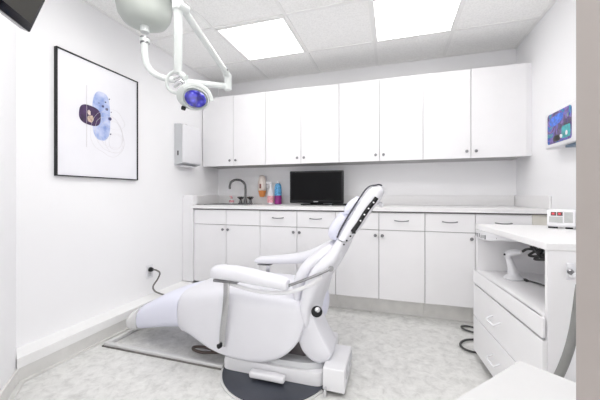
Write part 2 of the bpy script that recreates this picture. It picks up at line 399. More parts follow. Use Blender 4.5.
# soap bottle left of faucet
sxp, syp = -1.775, 3.05
t = thing('soap_bottle', 'small clear-white soap bottle with red label, left of the faucet', 'bottle', (sxp, syp, cz1))
bm = NB(); lathe(bm, [(.016, 0), (.026, .004), (.028, .03), (.024, .045), (.012, .052), (.011, .06)], (sxp, syp, cz1+.0005), 20); obj('bottle_body', bm, M['plastic'], t)
bm = NB(); lathe(bm, [(.0262, .0), (.0288, .012), (.0285, .026), (.025, .03)], (sxp, syp, cz1+.014), 20); obj('label_band', bm, M['pink'], t, label='red label band')
bm = NB(); lathe(bm, [(.014, 0), (.014, .014), (.008, .016), (.006, .03)], (sxp, syp, cz1+.0606), 16); tube(bm, [(sxp, syp, cz1+.088), (sxp-.02, syp-.012, cz1+.086)], .005, 8, smooth=False); obj('pump_cap', bm, M['pink'], t, label='red pump cap')
# wall-mounted dispenser with orange cup
t = thing('soap_dispenser', 'cream wall dispenser with orange lower cup, hanging on the back wall above the counter', 'dispenser', (-1.395, YB-.05, .985))
bm = NB(); box(bm, -1.46, -1.39, YB-.012, YB-.001, 1.03, 1.22, bev=.004); obj('bracket', bm, M['plastic'], t)
wx, wy = -1.425, YB-.056
bm = NB(); lathe(bm, [(.048, 0), (.050, .03), (.048, .08), (.040, .13), (.032, .16), (.012, .172)], (wx, wy, 1.053), 26); obj('upper_body', bm, M['cream'], t)
bm = NB(); lathe(bm, [(.024, 0), (.031, .012), (.041, .055), (.046, .072)], (wx, wy, .978), 26); obj('cup', bm, M['orange'], t, label='orange tapered cup')
bm = NB(); box(bm, wx-.010, wx+.010, wy-.053, wy-.047, 1.075, 1.125, bev=.002); obj('mark', bm, M['maroon'], t, label='dark brown mark')
# spray bottle
px, py = -1.285, 3.04
t = thing('spray_bottle', 'white trigger spray bottle with pink label, between orange dispenser and blue bottle', 'bottle', (px, py, cz1))
bm = NB(); lathe(bm, [(.030, 0), (.036, .006), (.036, .10), (.034, .13), (.014, .175), (.013, .20)], (px, py, cz1+.0005), 24); obj('bottle_body', bm, M['plastic'], t)
bm = NB(); lathe(bm, [(.0365, 0), (.0368, .075)], (px, py, cz1+.018), 24); obj('label_band', bm, M['pink'], t, label='pink patterned label')
bm = NB(); lathe(bm, [(.017, 0), (.017, .024)], (px, py, cz1+.198), 18); box(bm, px-.052, px+.018, py-.012, py+.012, cz1+.222, cz1+.248, bev=.006); tube(bm, [(px-.03, py, cz1+.222), (px-.034, py, cz1+.20), (px-.045, py, cz1+.18)], .005, 8); obj('trigger_head', bm, M['plastic'], t)
px, py = -1.205, 3.06
t = thing('cleaner_bottle', 'blue and purple bottle standing right of the white spray bottle', 'bottle', (px, py, cz1))
bm = NB(); lathe(bm, [(.034, 0), (.040, .006), (.040, .095)], (px, py, cz1+.0005), 24); obj('bottle_base', bm, M['purple'], t, label='purple lower half')
bm = NB(); lathe(bm, [(.0395, 0), (.040, .03), (.037, .10), (.030, .125), (.016, .135)], (px, py, cz1+.0957), 24); obj('bottle_body', bm, M['blue'], t, label='blue patterned upper half')
bm = NB(); lathe(bm, [(.019, 0), (.019, .018), (.012, .022)], (px, py, cz1+.231), 18); obj('cap', bm, M['plastic'], t)

# monitor on the counter
t = thing('monitor', 'black flat-screen monitor on a low stand, on the counter below the wall cabinets', 'monitor', (-.735, 2.92, cz1))
x0, x1, z0, z1, yy = -1.015, -.462, .917, 1.243, 2.90
bm = NB(); box(bm, x0, x1, yy, yy+.045, z0, z1, bev=.008); obj('housing', bm, M['black'], t)
bm = NB(); box(bm, x0+.018, x1-.018, yy-.0015, yy-.0002, z0+.034, z1-.018); obj('screen', bm, M['screen'], t, smooth=False)
bm = NB(); box(bm, -.76, -.715, yy-.0015, yy-.0002, z0+.013, z0+.021); obj('badge', bm, M['plasticgrey'], t, smooth=False)
bm = NB(); box(bm, -.80, -.67, yy+.012, yy+.04, cz1+.012, z0+.002, bev=.003); obj('stand_neck', bm, M['black'], t)
bm = NB(); box(bm, -.88, -.59, yy-.06, yy+.10, cz1+.0005, cz1+.013, bev=.005); obj('stand_foot', bm, M['black'], t)
bm = NB(); box(bm, -.565, -.415, 2.83, 2.90, cz1+.0005, cz1+.020, bev=.004); ko = obj('body', bm, M['black'])
ko.name = 'media_box'; tag(centre(ko), 'flat black electronic box on the counter at the right foot of the monitor', 'electronic box')

# ------------------------------------------------------------------ towel dispenser on left wall
t = thing('paper_towel_dispenser', 'white metal folded-towel dispenser on the left wall beside the cabinets', 'dispenser', (-1.99, 2.53, 1.28))
y0, y1 = 2.41, 2.70
bm = NB(); prism(bm, [(XL+.001, y0, 1.290), (-1.945, y0, 1.312), (-1.945, y0, 1.672), (-1.958, y0, 1.690), (XL+.001, y0, 1.694)], (0, y1-y0, 0)); obj('casing', bm, M['plasticgrey'], t, smooth=False)
bm = NB(); box(bm, -1.9445, -1.930, y0+.002, y1-.002, 1.318, 1.688, bev=.004); obj('front_cover', bm, M['plastic'], t)
bm = NB(); box(bm, -2.0, -1.95, y0+.04, y1-.04, 1.280, 1.2895); obj('towel', bm, M['plastic'], t, smooth=False)
bm = NB(); box(bm, -1.993, -1.980, y0-.002, y0-.0002, 1.385, 1.43); obj('level_slot', bm, M['black'], t, smooth=False)
bm = NB(); box(bm, -1.99, -1.97, 2.50, 2.53, 1.6945, 1.705, bev=.003); obj('lock', bm, M['nickel'], t)

# ------------------------------------------------------------------ framed picture
t = thing('framed_picture', 'black-framed abstract print with blue wash and dark oval on the left wall', 'picture', (XL, 1.638, 1.121))
fy0, fy1, fz0, fz1 = 1.330, 1.956, 1.121, 1.932
bm = NB(); w = .007
for a in ((fy0, fy1, fz0, fz0+w), (fy0, fy1, fz1-w, fz1), (fy0, fy0+w, fz0+w, fz1-w), (fy1-w, fy1, fz0+w, fz1-w)): box(bm, XL+.001, XL+.024, *a)
obj('frame', bm, M['black'], t, smooth=False)
bm = NB(); box(bm, XL+.0015, XL+.016, fy0+w, fy1-w, fz0+w, fz1-w); obj('print', bm, M['mat_board'], t, smooth=False)
ax = XL+.0162
KA = 1.030
def am(y, z): return (y*KA, 1+(z-1)*KA)
def flat(pts, m, name, lab=None, th=.0004, off=0):
    bm = NB(); prism(bm, [(ax+off,)+am(y, z) for y, z in pts], (th, 0, 0)); return obj(name, bm, M[m] if isinstance(m, str) else m, t, smooth=False, label=lab)
def blob(cy, cz, ry, rz, e, n=48, jit=0, seed=1, rot=0):
    rnd = random.Random(seed); ph = [rnd.uniform(0, 6.28) for _ in range(5)]
    out = []
    for k, (a, b) in enumerate(sell(ry, rz, e, n)):
        th = 2*math.pi*k/n; q = 1+jit*sum(math.sin((j+2)*th+ph[j])/(j+1) for j in range(5))
        a *= q; b *= q
        out.append((cy+a*math.cos(rot)-b*math.sin(rot), cz+a*math.sin(rot)+b*math.cos(rot)))
    return out
flat(blob(1.590, 1.552, .066, .172, 3.0, jit=.02, seed=3, rot=0), 'wash', 'blue_wash', 'pale blue watercolour patch')
flat(blob(1.508, 1.538, .076, .066, 2.8, rot=-.08), mat('plum_ink', (.045, .018, .075), .4, var=.5, scale=30), 'plum_oval', 'dark plum oval', off=.0005)
flat(blob(1.510, 1.515, .020, .026, 2, jit=.12), mat('tan_ink', (.55, .42, .33), .5, var=.4, scale=60), 'tan_blot', 'tan blot on the oval', off=.001)
flat(blob(1.500, 1.555, .012, .016, 2, jit=.12, seed=5), mat('tan_ink_light', (.62, .52, .48), .5, var=.3, scale=60), 'tan_blot', 'small tan blot', off=.001)
specks = [(1.62, 1.66, .006), (1.60, 1.625, .009), (1.63, 1.612, .010), (1.65, 1.69, .005), (1.655, 1.55, .013), (1.57, 1.64, .004), (1.665, 1.60, .004), (1.66, 1.44, .006)]
inkm = mat('ink_navy', (.06, .06, .16), .5)
for (y, z, r) in specks: flat(blob(y, z, r, r, 2, 12, .1), inkm, 'ink_speck', off=.001)
bm = NB(); box(bm, ax+.0009, ax+.0016, 1.5265, 1.5285, 1.33, 1.755); obj('thin_line', bm, mat('line_taupe', (.50, .47, .47), .5), t, smooth=False)
bm = NB()
for k, (cy, cz, ry, rz) in enumerate([(1.64, 1.43, .13, .155), (1.655, 1.435, .11, .13), (1.67, 1.44, .09, .105), (1.70, 1.38, .075, .075), (1.70, 1.39, .055, .055), (1.68, 1.55, .09, .075)]):
    pts = [(ax+.0014,)+am(a, b) for a, b in blob(cy, cz, ry, rz, 2, 40, .07, seed=k+11)]
    tube(bm, pts+[pts[0]], .0007, 5, smooth=False)
obj('contour_lines', bm, mat('line_beige', (.70, .68, .69), .5), t)

# ------------------------------------------------------------------ outlet and plug cable
t = thing('wall_outlet', 'white wall outlet with a black plug in it, low on the left wall', 'outlet', (XL, 2.097, .30))
bm = NB(); box(bm, XL+.0005, XL+.006, 2.060, 2.134, .275, .392, bev=.002); obj('cover_plate', bm, M['plastic'], t)
for q in (.292, .342):
    bm = NB(); box(bm, XL+.0062, XL+.008, 2.082, 2.112, q, q+.03, bev=.001); obj('socket', bm, M['plasticgrey'], t)
t = thing('power_cord', 'dark grey power cord running from the left wall outlet down behind the chair foot', 'cord', (XL+.03, 2.097, .2))  # plain power cord plugged into the outlet
bm = NB(); lathe(bm, [(.019, 0), (.021, .012), (.014, .030), (.008, .036)], (XL+.0085, 2.097, .352), 18, (1, 0, 0)); obj('plug', bm, M['black'], t)
bm = NB(); tube(bm, [(XL+.040, 2.097, .352), (XL+.062, 2.112, .346), (XL+.075, 2.14, .315), (XL+.065, 2.125, .265), (XL+.055, 2.085, .215), (XL+.07, 2.085, .175), (XL+.11, 2.11, .146), (-1.876, 2.12, .130), (-1.868, 2.13, .06), (-1.856, 2.16, .010), (-1.855, 2.3, .009), (-1.855, 2.45, .009)], .0065, 10); obj('cable', bm, M['greycable'], t)

# ------------------------------------------------------------------ wall-mounted television, top left
p0 = Vector((-1.275, .755, 1.596)); dd = Vector((.479, -.878, 0)); nn = Vector((.878, .479, 0)); phi = math.atan(.40)
up = Vector((0, 0, 1))*math.cos(phi)+nn*math.sin(phi); fn = nn*math.cos(phi)-Vector((0, 0, 1))*math.sin(phi)
W, HT = .40, .27
def tvm(): 
    m_ = Matrix((( dd.x, up.x, fn.x, p0.x), (dd.y, up.y, fn.y, p0.y), (dd.z, up.z, fn.z, p0.z), (0, 0, 0, 1))); return m_
t = thing('television', 'black wall-mounted television corner tilted down, top left above the picture', 'television', tuple(p0))
bm = NB(); box(bm, 0, W, 0, HT, -.035, 0, bev=.004, mx=tvm()); obj('housing', bm, M['blackgloss'], t)
bm = NB(); box(bm, .014, W-.014, .030, HT-.012, .0003, .0013, mx=tvm()); obj('screen', bm, M['tvscreen'], t, smooth=False)
bm = NB(); box(bm, W/2-.05, W/2+.05, HT/2-.05, HT/2+.05, -.045, -.0355, mx=tvm())
cen = tvm() @ Vector((W/2, HT/2, -.045))
tube(bm, [cen, cen+Vector((-.04, -.02, .12)), (cen.x-.05, cen.y-.02, H-.01)], .014, 10, smooth=False)
lathe(bm, [(.04, 0), (.04, .008)], (cen.x-.05, cen.y-.02, H-.0085), 20)
obj('ceiling_bracket', bm, M['black'], t)

# ------------------------------------------------------------------ sign box on right wall
t = thing('glove_dispenser', 'white box with a blue and violet swirl print mounted on the right wall', 'dispenser', (1.03, 2.25, 1.31))
bm = NB(); box(bm, .985, XR-.001, 2.02, 2.44, 1.305, 1.545, bev=.012, seg=3); obj('casing', bm, M['plastic'], t)
sx = .9835
def rr(y0, y1, z0, z1, r, n=6):
    out = []
    for cy, cz, a0 in ((y1-r, z1-r, 0), (y0+r, z1-r, 90), (y0+r, z0+r, 180), (y1-r, z0+r, 270)):
        for k in range(n+1):
            a = math.radians(a0+90*k/n); out.append((cy+r*math.cos(a), cz+r*math.sin(a)))
    return out
bm = NB(); prism(bm, [(sx+.001, y, z) for y, z in rr(2.115, 2.395, 1.330, 1.526, .02)], (-.0015, 0, 0)); obj('print', bm, M['swirl'], t, smooth=False)
def sb(pts, m, name, lab=None, off=.0006):
    bm = NB(); prism(bm, [(sx-off, y, z) for y, z in pts], (-.0005, 0, 0)); obj(name, bm, m, t, smooth=False, label=lab)
sb(blob(2.285, 1.475, .080, .034, 2.2, jit=.06, rot=-.15), M['brightblue'], 'blue_galaxy', 'bright blue oval')
sb(rr(2.125, 2.22, 1.345, 1.42, .015), M['teal'], 'teal_patch', 'teal patch')
sb(blob(2.275, 1.358, .045, .022, 2, jit=.05), M['black'], 'dark_patch', 'black oval patch')
sb(blob(2.165, 1.372, .012, .014, 2), M['plastic'], 'round_button', 'white round emblem', off=.0013)
sb(blob(2.225, 1.362, .014, .013, 2, jit=.1), M['plastic'], 'round_button', 'white emblem', off=.0013)
sb(blob(2.15, 1.475, .011, .013, 2), M['navy'], 'round_button', 'navy emblem', off=.0013)
bm = NB(); box(bm, 1.0, 1.06, 2.06, 2.22, 1.288, 1.3045, bev=.004); obj('lower_tray', bm, M['navy'], t, label='slate blue lower tray')

# ------------------------------------------------------------------ ceiling-mounted treatment lamp
cx, cy = -1.60, 1.615
t = thing('treatment_lamp', 'white jointed ceiling-mounted dental lamp with blue-violet reflector head', 'lamp', (cx, cy, H))
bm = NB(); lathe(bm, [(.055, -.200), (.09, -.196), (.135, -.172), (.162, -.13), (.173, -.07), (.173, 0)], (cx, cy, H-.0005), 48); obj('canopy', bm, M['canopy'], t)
bm = NB(); lathe(bm, [(.028, 0), (.028, .12)], (cx, cy, 2.097), 24); lathe(bm, [(.031, 0), (.031, .022)], (cx, cy, 2.030), 24)
obj('swivel_collar', bm, M['lampwhite'], t)
bm = NB(); lathe(bm, [(.0285, 0), (.0285, .006)], (cx, cy, 2.022), 24); lathe(bm, [(.0295, 0), (.0295, .006)], (cx, cy, 2.055), 24); obj('collar_ring', bm, M['nickel'], t)
E_ = Vector((-1.155, 1.934, 0))
dr = Vector((E_.x-cx, E_.y-cy, 0)).normalized()
c0 = Vector((cx, cy, 0))
bm = NB(); tube(bm, [c0+Vector((0, 0, 2.03)), c0+Vector((0, 0, 1.95)), c0+dr*.012+Vector((0, 0, 1.885)), c0+dr*.05+Vector((0, 0, 1.832)), c0+dr*.11+Vector((0, 0, 1.806)), c0+dr*.2+Vector((0, 0, 1.797)), c0+dr*.36+Vector((0, 0, 1.795)), E_+Vector((0, 0, 1.795))], .0215, 18)
obj('lower_arm', bm, M['lampwhite'], t)
bm = NB(); lathe(bm, [(.02, 0), (.026, .006), (.026, .115), (.02, .121)], (E_.x, E_.y, 1.765), 20)
bmesh.ops.create_uvsphere(bm, u_segments=16, v_segments=10, radius=.027, matrix=Matrix.Translation((E_.x, E_.y-.01, 1.872))); obj('elbow_joint', bm, M['lampwhite'], t)
T_ = Vector((-1.02, 1.253, 1.955))
ed = (T_-Vector((E_.x, E_.y, 1.875)))
bm = NB(); tube(bm, [Vector((E_.x, E_.y, 1.875))+ed*.03, Vector((E_.x, E_.y, 1.875))+ed*.97], [.019, .0175], 18, smooth=False, flat=(1, 1.25)); obj('spring_arm', bm, M['lampwhite'], t)
bm = NB(); lathe(bm, [(.007, 0), (.007, .005)], tuple(Vector((E_.x, E_.y, 1.875))+ed*.09+Vector((.018, -.004, .004))), 12, (1, -.1, 0)); obj('arm_screw', bm, M['nickel'], t)
bm = NB(); lathe(bm, [(.02, 0), (.028, .006), (.028, .10), (.02, .106)], (T_.x-.012, T_.y, 1.925), 20); lathe(bm, [(.022, 0), (.022, .06)], (T_.x+.0, T_.y-.02, T_.z-.01), 16, (.2, .9, 0)); obj('upper_joint', bm, M['lampwhite'], t)
bm = NB(); lathe(bm, [(.0185, 0), (.0205, .02), (.0205, .32)], (T_.x-.012, T_.y, 1.61), 22); obj('drop_tube', bm, M['lampwhite'], t)
hx, hy, hz = T_.x-.012, T_.y, 1.60
# yoke: loop behind the head
from math import cos, sin
RI = Vector((.955, .297, 0)); FW = Vector((-.297, .955, 0)); UP = Vector((0, 0, 1))
K = Vector((hx, hy, 0))
bm = NB()
lp = []
for k in range(15):
    a = math.radians(20+k*20); lp.append(K+RI*(-.010+.052*cos(a))+FW*(.01)+UP*(1.570+.054*sin(a)))
tube(bm, lp, .0085, 10)
tube(bm, [K+UP*1.63+FW*.005, K+RI*.02+UP*1.60, K+RI*.045+UP*1.585+FW*-.01], .014, 12)
obj('yoke', bm, M['lampwhite'], t)
bm = NB(); tube(bm, [K+RI*-.02+UP*1.545, K+RI*.02+UP*1.565+FW*-.01, K+RI*.05+UP*1.52+FW*-.01], [.010, .012, .014], 12); lathe(bm, [(.012, 0), (.012, .05)], tuple(K+RI*-.02+UP*1.575+FW*.0), 12, (.9, .3, .3)); obj('tilt_hinge', bm, M['chrome'], t)
# head: cowl with elliptical opening
LS = .80
HC = K+RI*.094+UP*1.476+FW*-.02            # centre of the opening
ndir = (FW*-.92+UP*-.18+RI*.34).normalized()
hu = UP.cross(ndir).normalized(); hv = ndir.cross(hu).normalized()
# roll
ra = math.radians(-14); hu, hv = hu*cos(ra)+hv*sin(ra), hv*cos(ra)-hu*sin(ra)
def ringe(cen, a, b, e=2.0, n=36, sh=(0, 0)): return [cen+hu*(u_+sh[0])*LS+hv*(v_+sh[1])*LS for u_, v_ in sell(a, b, e, n)]
bm = NB(); rings = []
for (dn, a, b, su, sv) in [(.000, .068, .054, 0, 0), (.014, .074, .060, 0, 0), (.010, .083, .068, -.003, .002), (-.02, .092, .076, -.020, .006), (-.055, .080, .064, -.030, .012), (-.085, .045, .036, -.022, .014), (-.095, .012, .01, -.024, .014)]:
    rings.append(ringe(HC+ndir*dn*LS, a, b, 2.2, 36, (su, sv)))
loft(bm, rings); obj('head_shell', bm, M['lampgrey'], t)
bm = NB(); rings = [ringe(HC+ndir*dn, a, b) for dn, a, b in [(-.002, .066, .052), (.010, .064, .050), (.017, .045, .035), (.020, .006, .005)]]
loft(bm, rings); obj('reflector_glass', bm, M['lens'], t, label='glossy blue-violet reflector glass')
bm = NB(); rr_ = []
for k in range(9):
    a = math.radians(150-k*17); rr_.append(HC+ndir*.0+hu*(.096*LS*cos(a))+hv*(.086*LS*sin(a)))
tube(bm, rr_, .007, 8, flat=(1, 1.6)); obj('handle', bm, M['lampwhite'], t)
bm = NB(); lathe(bm, [(.010, 0), (.012, .006), (.010, .018)], tuple(HC+hu*-.042+hv*-.052+ndir*-.01), 14, tuple(-hv)); obj('knob', bm, M['black'], t)

# ------------------------------------------------------------------ treatment chair
t = thing('dental_chair', 'white reclining dental chair facing left on its low base in the middle of the room', 'chair', (-.85, 1.75, 0))
CH = t
YC = 1.75
# X, ztop, zbot, ynear, yfar
seat = [(-1.775, .128, .098, 1.64, 1.86), (-1.755, .168, .072, 1.605, 1.90), (-1.70, .215, .060, 1.59, 1.92), (-1.60, .270, .078, 1.585, 1.935), (-1.50, .322, .098, 1.575, 1.945),
        (-1.38, .368, .120, 1.56, 1.955), (-1.27, .398, .142, 1.53, 1.975), (-1.16, .420, .150, 1.495, 2.005), (-1.03, .442, .122, 1.478, 2.025), (-.916, .450, .098, 1.472, 2.03),
        (-.77, .448, .088, 1.470, 2.03), (-.68, .446, .098, 1.470, 2.03), (-.60, .444, .122, 1.470, 2.03), (-.54, .442, .158, 1.471, 2.03), (-.495, .437, .202, 1.474, 2.025), (-.462, .425, .252, 1.482, 2.02), (-.447, .40, .305, 1.495, 2.0)]
def ring_solid(X, sc=0, e=3.2):
    zt, zb, y0, y1 = interp(seat, X); c = (zt+zb)/2
    return [Vector((X, (y0+y1)/2+a, c+b)) for a, b in sell((y1-y0)/2-sc, (zt-zb)/2-sc, e, 48)]
def ring_u(X, sc=0):
    """upholstered shell: rounded top, sides hanging down, hollow below; solid and rounder towards the legs"""
    zt, zb, y0, y1 = interp(seat, X); y0 += sc; y1 -= sc; zt -= sc; zb += sc*.5
    f = min(1, max(0, (X+1.28)/.30)); f = f*f*(3-2*f)
    zu = max(zb+.006, min(.24, zt-.09)); zu = zb+.006+(zu-zb-.006)*f; w = (y1-y0); out = []
    hh = zt-zb; r = min(.085+.02*(1-f), hh*.5); rz = r*.8*f+hh*.5*(1-f); ins = .075*(1-f)+.014*f; bh = hh*.45*(1-f)+.03*f
    def arc(cy, cz, ry, rz_, a0, a1, n):
        out_ = []
        for k in range(n+1):
            q = math.radians(a0+(a1-a0)*k/n); e = .78
            out_.append(Vector((X, cy+ry*math.copysign(abs(cos(q))**e, cos(q)), cz+rz_*math.copysign(abs(sin(q))**e, sin(q)))))
        return out_
    out += arc(y0+r, zt-rz, r, rz, 180, 90, 8)
    for k in range(1, 8): out.append(Vector((X, y0+r+(w-2*r)*k/8, zt-.012*f*sin(math.pi*k/8))))
    out += arc(y1-r, zt-rz, r, rz, 90, 0, 8)
    out += arc(y1-ins, zb+bh, ins, bh, 0, -90, 5)
    yi = max(.032, ins+.004)
    out += [Vector((X, y1-yi, zb+.004)), Vector((X, y1-yi-.002, zu)), Vector((X, y0+yi+.002, zu)), Vector((X, y0+yi, zb+.004))]
    out += arc(y0+ins, zb+bh, ins, bh, -90, -180, 5)
    return out
from math import cos, sin
xs = [-1.775, -1.77, -1.76, -1.74, -1.71, -1.68, -1.655]
bm = NB(); loft(bm, [ring_solid(x, 0) for x in xs]); obj('foot_cover', bm, M['footc'], t, label='greyish clear foot cover')
xs = [-1.653+k*(.373/14) for k in range(15)]
bm = NB(); loft(bm, [ring_solid(x, .003 if 0 < i < 14 else .008, 3.2) for i, x in enumerate(xs)]); obj('leg_rest', bm, M['vinylgrey'], t, label='lilac-tinted leg rest')
xs = [-1.278+k*(.83/34) for k in range(35)]
bm = NB(); loft(bm, [ring_u(-1.277, .010)]+[ring_u(x) for x in xs[1:-1]]+[ring_u(-.447, .006)])
obj('seat', bm, M['vinyl'], t)
# backrest (z, xfront, xback, ynear, yfar)
back = [(.285, -.462, -.425, 1.54, 1.98), (.31, -.478, -.415, 1.51, 2.0), (.37, -.490, -.405, 1.492, 2.012), (.44, -.480, -.388, 1.488, 2.014), (.50, -.466, -.372, 1.488, 2.014), (.56, -.440, -.335, 1.490, 2.012), (.61, -.410, -.304, 1.495, 2.005), (.66, -.358, -.275, 1.505, 1.995), (.71, -.318, -.250, 1.525, 1.98), (.76, -.288, -.228, 1.548, 1.96), (.80, -.272, -.196, 1.568, 1.94), (.85, -.246, -.160, 1.59, 1.92), (.90, -.218, -.130, 1.608, 1.90), (.94, -.194, -.104, 1.622, 1.885), (.98, -.168, -.072, 1.634, 1.872), (1.01, -.148, -.055, 1.642, 1.862), (1.03, -.128, -.046, 1.650, 1.85), (1.044, -.108, -.050, 1.67, 1.835), (1.051, -.090, -.062, 1.70, 1.81)]
def bring(z, sc=0, e=3.4):
    xf, xb, y0, y1 = interp(back, z); c = (xf+xb)/2
    sl = .12                                  # rings lean back a little with the inclined shell
    return [Vector((c+b, (y0+y1)/2+a, z-b*sl*3)) for a, b in sell((y1-y0)/2-sc, abs(xb-xf)/2-sc, e, 48)]
zs = [.285, .295, .31]+[.34+k*.03 for k in range(14)]+[.757]
bm = NB(); loft(bm, [bring(z) for z in zs]); obj('backrest', bm, M['vinyl'], t)
zs = [.762]+[.78+k*.02 for k in range(13)]+[1.03, 1.038, 1.044, 1.048, 1.051]
bm = NB(); loft(bm, [bring(z, .002) for z in zs]); obj('headrest_shell', bm, M['vinyl'], t)
# front cushion of the upper back / head
cush = [(.735, -.330, .04, .010), (.75, -.352, .10, .030), (.79, -.350, .135, .045), (.83, -.330, .14, .045), (.87, -.300, .14, .040), (.885, -.290, .135, .036)]
cush2 = [(.895, -.262, .10, .034), (.915, -.262, .115, .040), (.94, -.246, .115, .038), (.965, -.222, .105, .030), (.985, -.196, .06, .014)]
cush0 = [(.38, -.50, .19, .02), (.43, -.528, .22, .03), (.49, -.538, .23, .04), (.55, -.520, .23, .04), (.61, -.482, .22, .04), (.66, -.428, .21, .04), (.70, -.378, .19, .03), (.725, -.340, .15, .02)]
for nm, cc in (('lumbar_cushion', cush0), ('back_cushion', cush), ('head_cushion', cush2)):
    bm = NB(); rg = []
    n_ = 12
    for k in range(n_+1):
        z = cc[0][0]+(cc[-1][0]-cc[0][0])*k/n_; xc, hw, ht = interp(cc, z)
        xf = interp(back, z)[0]
        xa = min(xc, xf-.004) - .0; xcen = (xa+xf+.012)/2; hx_ = abs(xf+.012-xa)/2+.004
        rg.append([Vector((xcen+b, 1.745+a, z-b*.3)) for a, b in sell(hw, hx_, 2.6, 36)])
    loft(bm, rg); obj(nm, bm, M['vinyl' if nm[0] == 'l' else 'vinylgrey'], t)
# dark piping along the near front edge of the upper back
bm = NB(); pts = []
for k in range(22):
    z = .765+k*(1.036-.765)/21; xf, xb, y0, y1 = interp(back, z); b_ = -(xb-xf)/2
    pts.append((xf+.004, y0+.010, z-b_*.36))
pts += [(-.090, 1.672, 1.054), (-.072, 1.69, 1.057), (-.060, 1.70, 1.052)]
tube(bm, pts, .0045, 8); obj('piping', bm, M['piping'], t, label='dark piping')
# headrest adjustment rail on the near edge (dark slot with chrome rack)
def npt(z, f, dy=0):
    xf, xb, y0, y1 = interp(back, z); b_ = (xb-xf)*(f-.5); return Vector(((xf+xb)/2+b_, y0-.003-dy, z-b_*.36))
bm = NB(); tube(bm, [npt(.815+k*.02, .78) for k in range(10)], .012, 10, flat=(1, 1)); obj('rail_slot', bm, M['black'], t, label='dark slot of the headrest rail')
bm = NB(); tube(bm, [npt(.845+k*.02, .80, .006) for k in range(8)], .0052, 8); obj('headrest_rail', bm, M['chrome'], t, label='chrome headrest rail')
for k in range(4):
    bm = NB(); box(bm, *sum([[c-.0045, c+.0045] for c in npt(.875+k*.032, .80, .013)], []), bev=.002); obj('rail_clip', bm, M['chrome'], t)
for z, q in ((.795, .004), (.772, .004), (.752, .004), (.818, .009)):
    bm = NB(); box(bm, *sum([[c-q, c+q] for c in npt(z, .84, .001)], []), bev=.001); obj('rail_bolt', bm, M['black'], t)
# knob behind the head
bm = NB(); lathe(bm, [(.010, 0), (.014, .01), (.014, .03), (.009, .036)], (-.085, 1.80, .955), 16, (.8, 0, -.5)); obj('headrest_knob', bm, M['plastic'], t)
# near armrest
bm = NB(); rg = []
for k, (x, zc, hh, hw) in enumerate([(-.958, .572, .012, .012), (-.952, .574, .026, .030), (-.935, .577, .035, .040), (-.90, .579, .039, .045), (-.82, .578, .040, .047), (-.73, .570, .039, .047), (-.64, .560, .036, .045), (-.56, .549, .032, .042), (-.525, .544, .030, .038), (-.512, .542, .024, .030), (-.508, .541, .012, .014)]):
    rg.append([Vector((x, 1.44+a, zc+b)) for a, b in sell(hw, hh, 2.6, 28)])
loft(bm, rg); ar = obj('armrest', bm, M['vinyl'], t)
bm = NB(); tube(bm, [(-.868, 1.437, .528), (-.868, 1.437, .45), (-.878, 1.44, .36), (-.895, 1.445, .25), (-.903, 1.452, .165)], .0125, 10, flat=(.5, 1.5)); obj('armrest_post', bm, M['softchrome'], t, label='flat chrome armrest post')
bm = NB(); lathe(bm, [(.013, 0), (.013, .016), (.009, .018)], (-.912, 1.448, .168), 16, (-.3, -1, 0)); obj('post_knob', bm, M['black'], t, label='black end knob of the post')
bm = NB(); box(bm, -.945, -.80, 1.425, 1.455, .522, .537, bev=.003); obj('armrest_plate', bm, M['nickel'], t)
bm = NB(); tube(bm, [(-.51, 1.44, .537), (-.41, 1.455, .578), (-.30, 1.481, .628)], .0075, 12); lathe(bm, [(.014, 0), (.014, .012)], (-.300, 1.478, .628), 14, (0, 1, 0)); obj('armrest_rod', bm, M['nickel'], t)
bm = NB(); tube(bm, [(-.90, 1.452, .525), (-.80, 1.455, .502), (-.70, 1.457, .487), (-.60, 1.46, .486), (-.50, 1.465, .502), (-.41, 1.472, .538), (-.345, 1.482, .585)], .009, 10, flat=(.7, 1.2)); obj('armrest_rail', bm, M['plastic'], t)
# far armrest: a broad pad sweeping up into the back
bm = NB(); rg = []
for (x, zc, hh, y0, y1) in [(-.985, .508, .008, 2.03, 2.08), (-.978, .510, .016, 2.01, 2.10), (-.955, .513, .022, 2.0, 2.11), (-.90, .518, .025, 1.99, 2.12), (-.80, .527, .028, 1.985, 2.12), (-.70, .540, .032, 1.975, 2.12), (-.62, .555, .036, 1.96, 2.115), (-.54, .580, .042, 1.93, 2.10), (-.47, .612, .046, 1.91, 2.08), (-.41, .648, .046, 1.90, 2.05), (-.36, .68, .036, 1.90, 2.01), (-.335, .695, .022, 1.91, 1.98)]:
    rg.append([Vector((x, (y0+y1)/2+a, zc+b)) for a, b in sell((y1-y0)/2, hh, 2.8, 28)])
loft(bm, rg); obj('armrest', bm, M['vinyl'], t)
bm = NB(); box(bm, -.96, -.86, 2.02, 2.09, .481, .489, bev=.002); obj('armrest_plate', bm, M['nickel'], t)
bm = NB(); tube(bm, [(-.89, 2.06, .485), (-.895, 2.055, .35), (-.905, 2.045, .17)], .0125, 10, flat=(.5, 1.35)); obj('armrest_post', bm, M['chrome'], t)
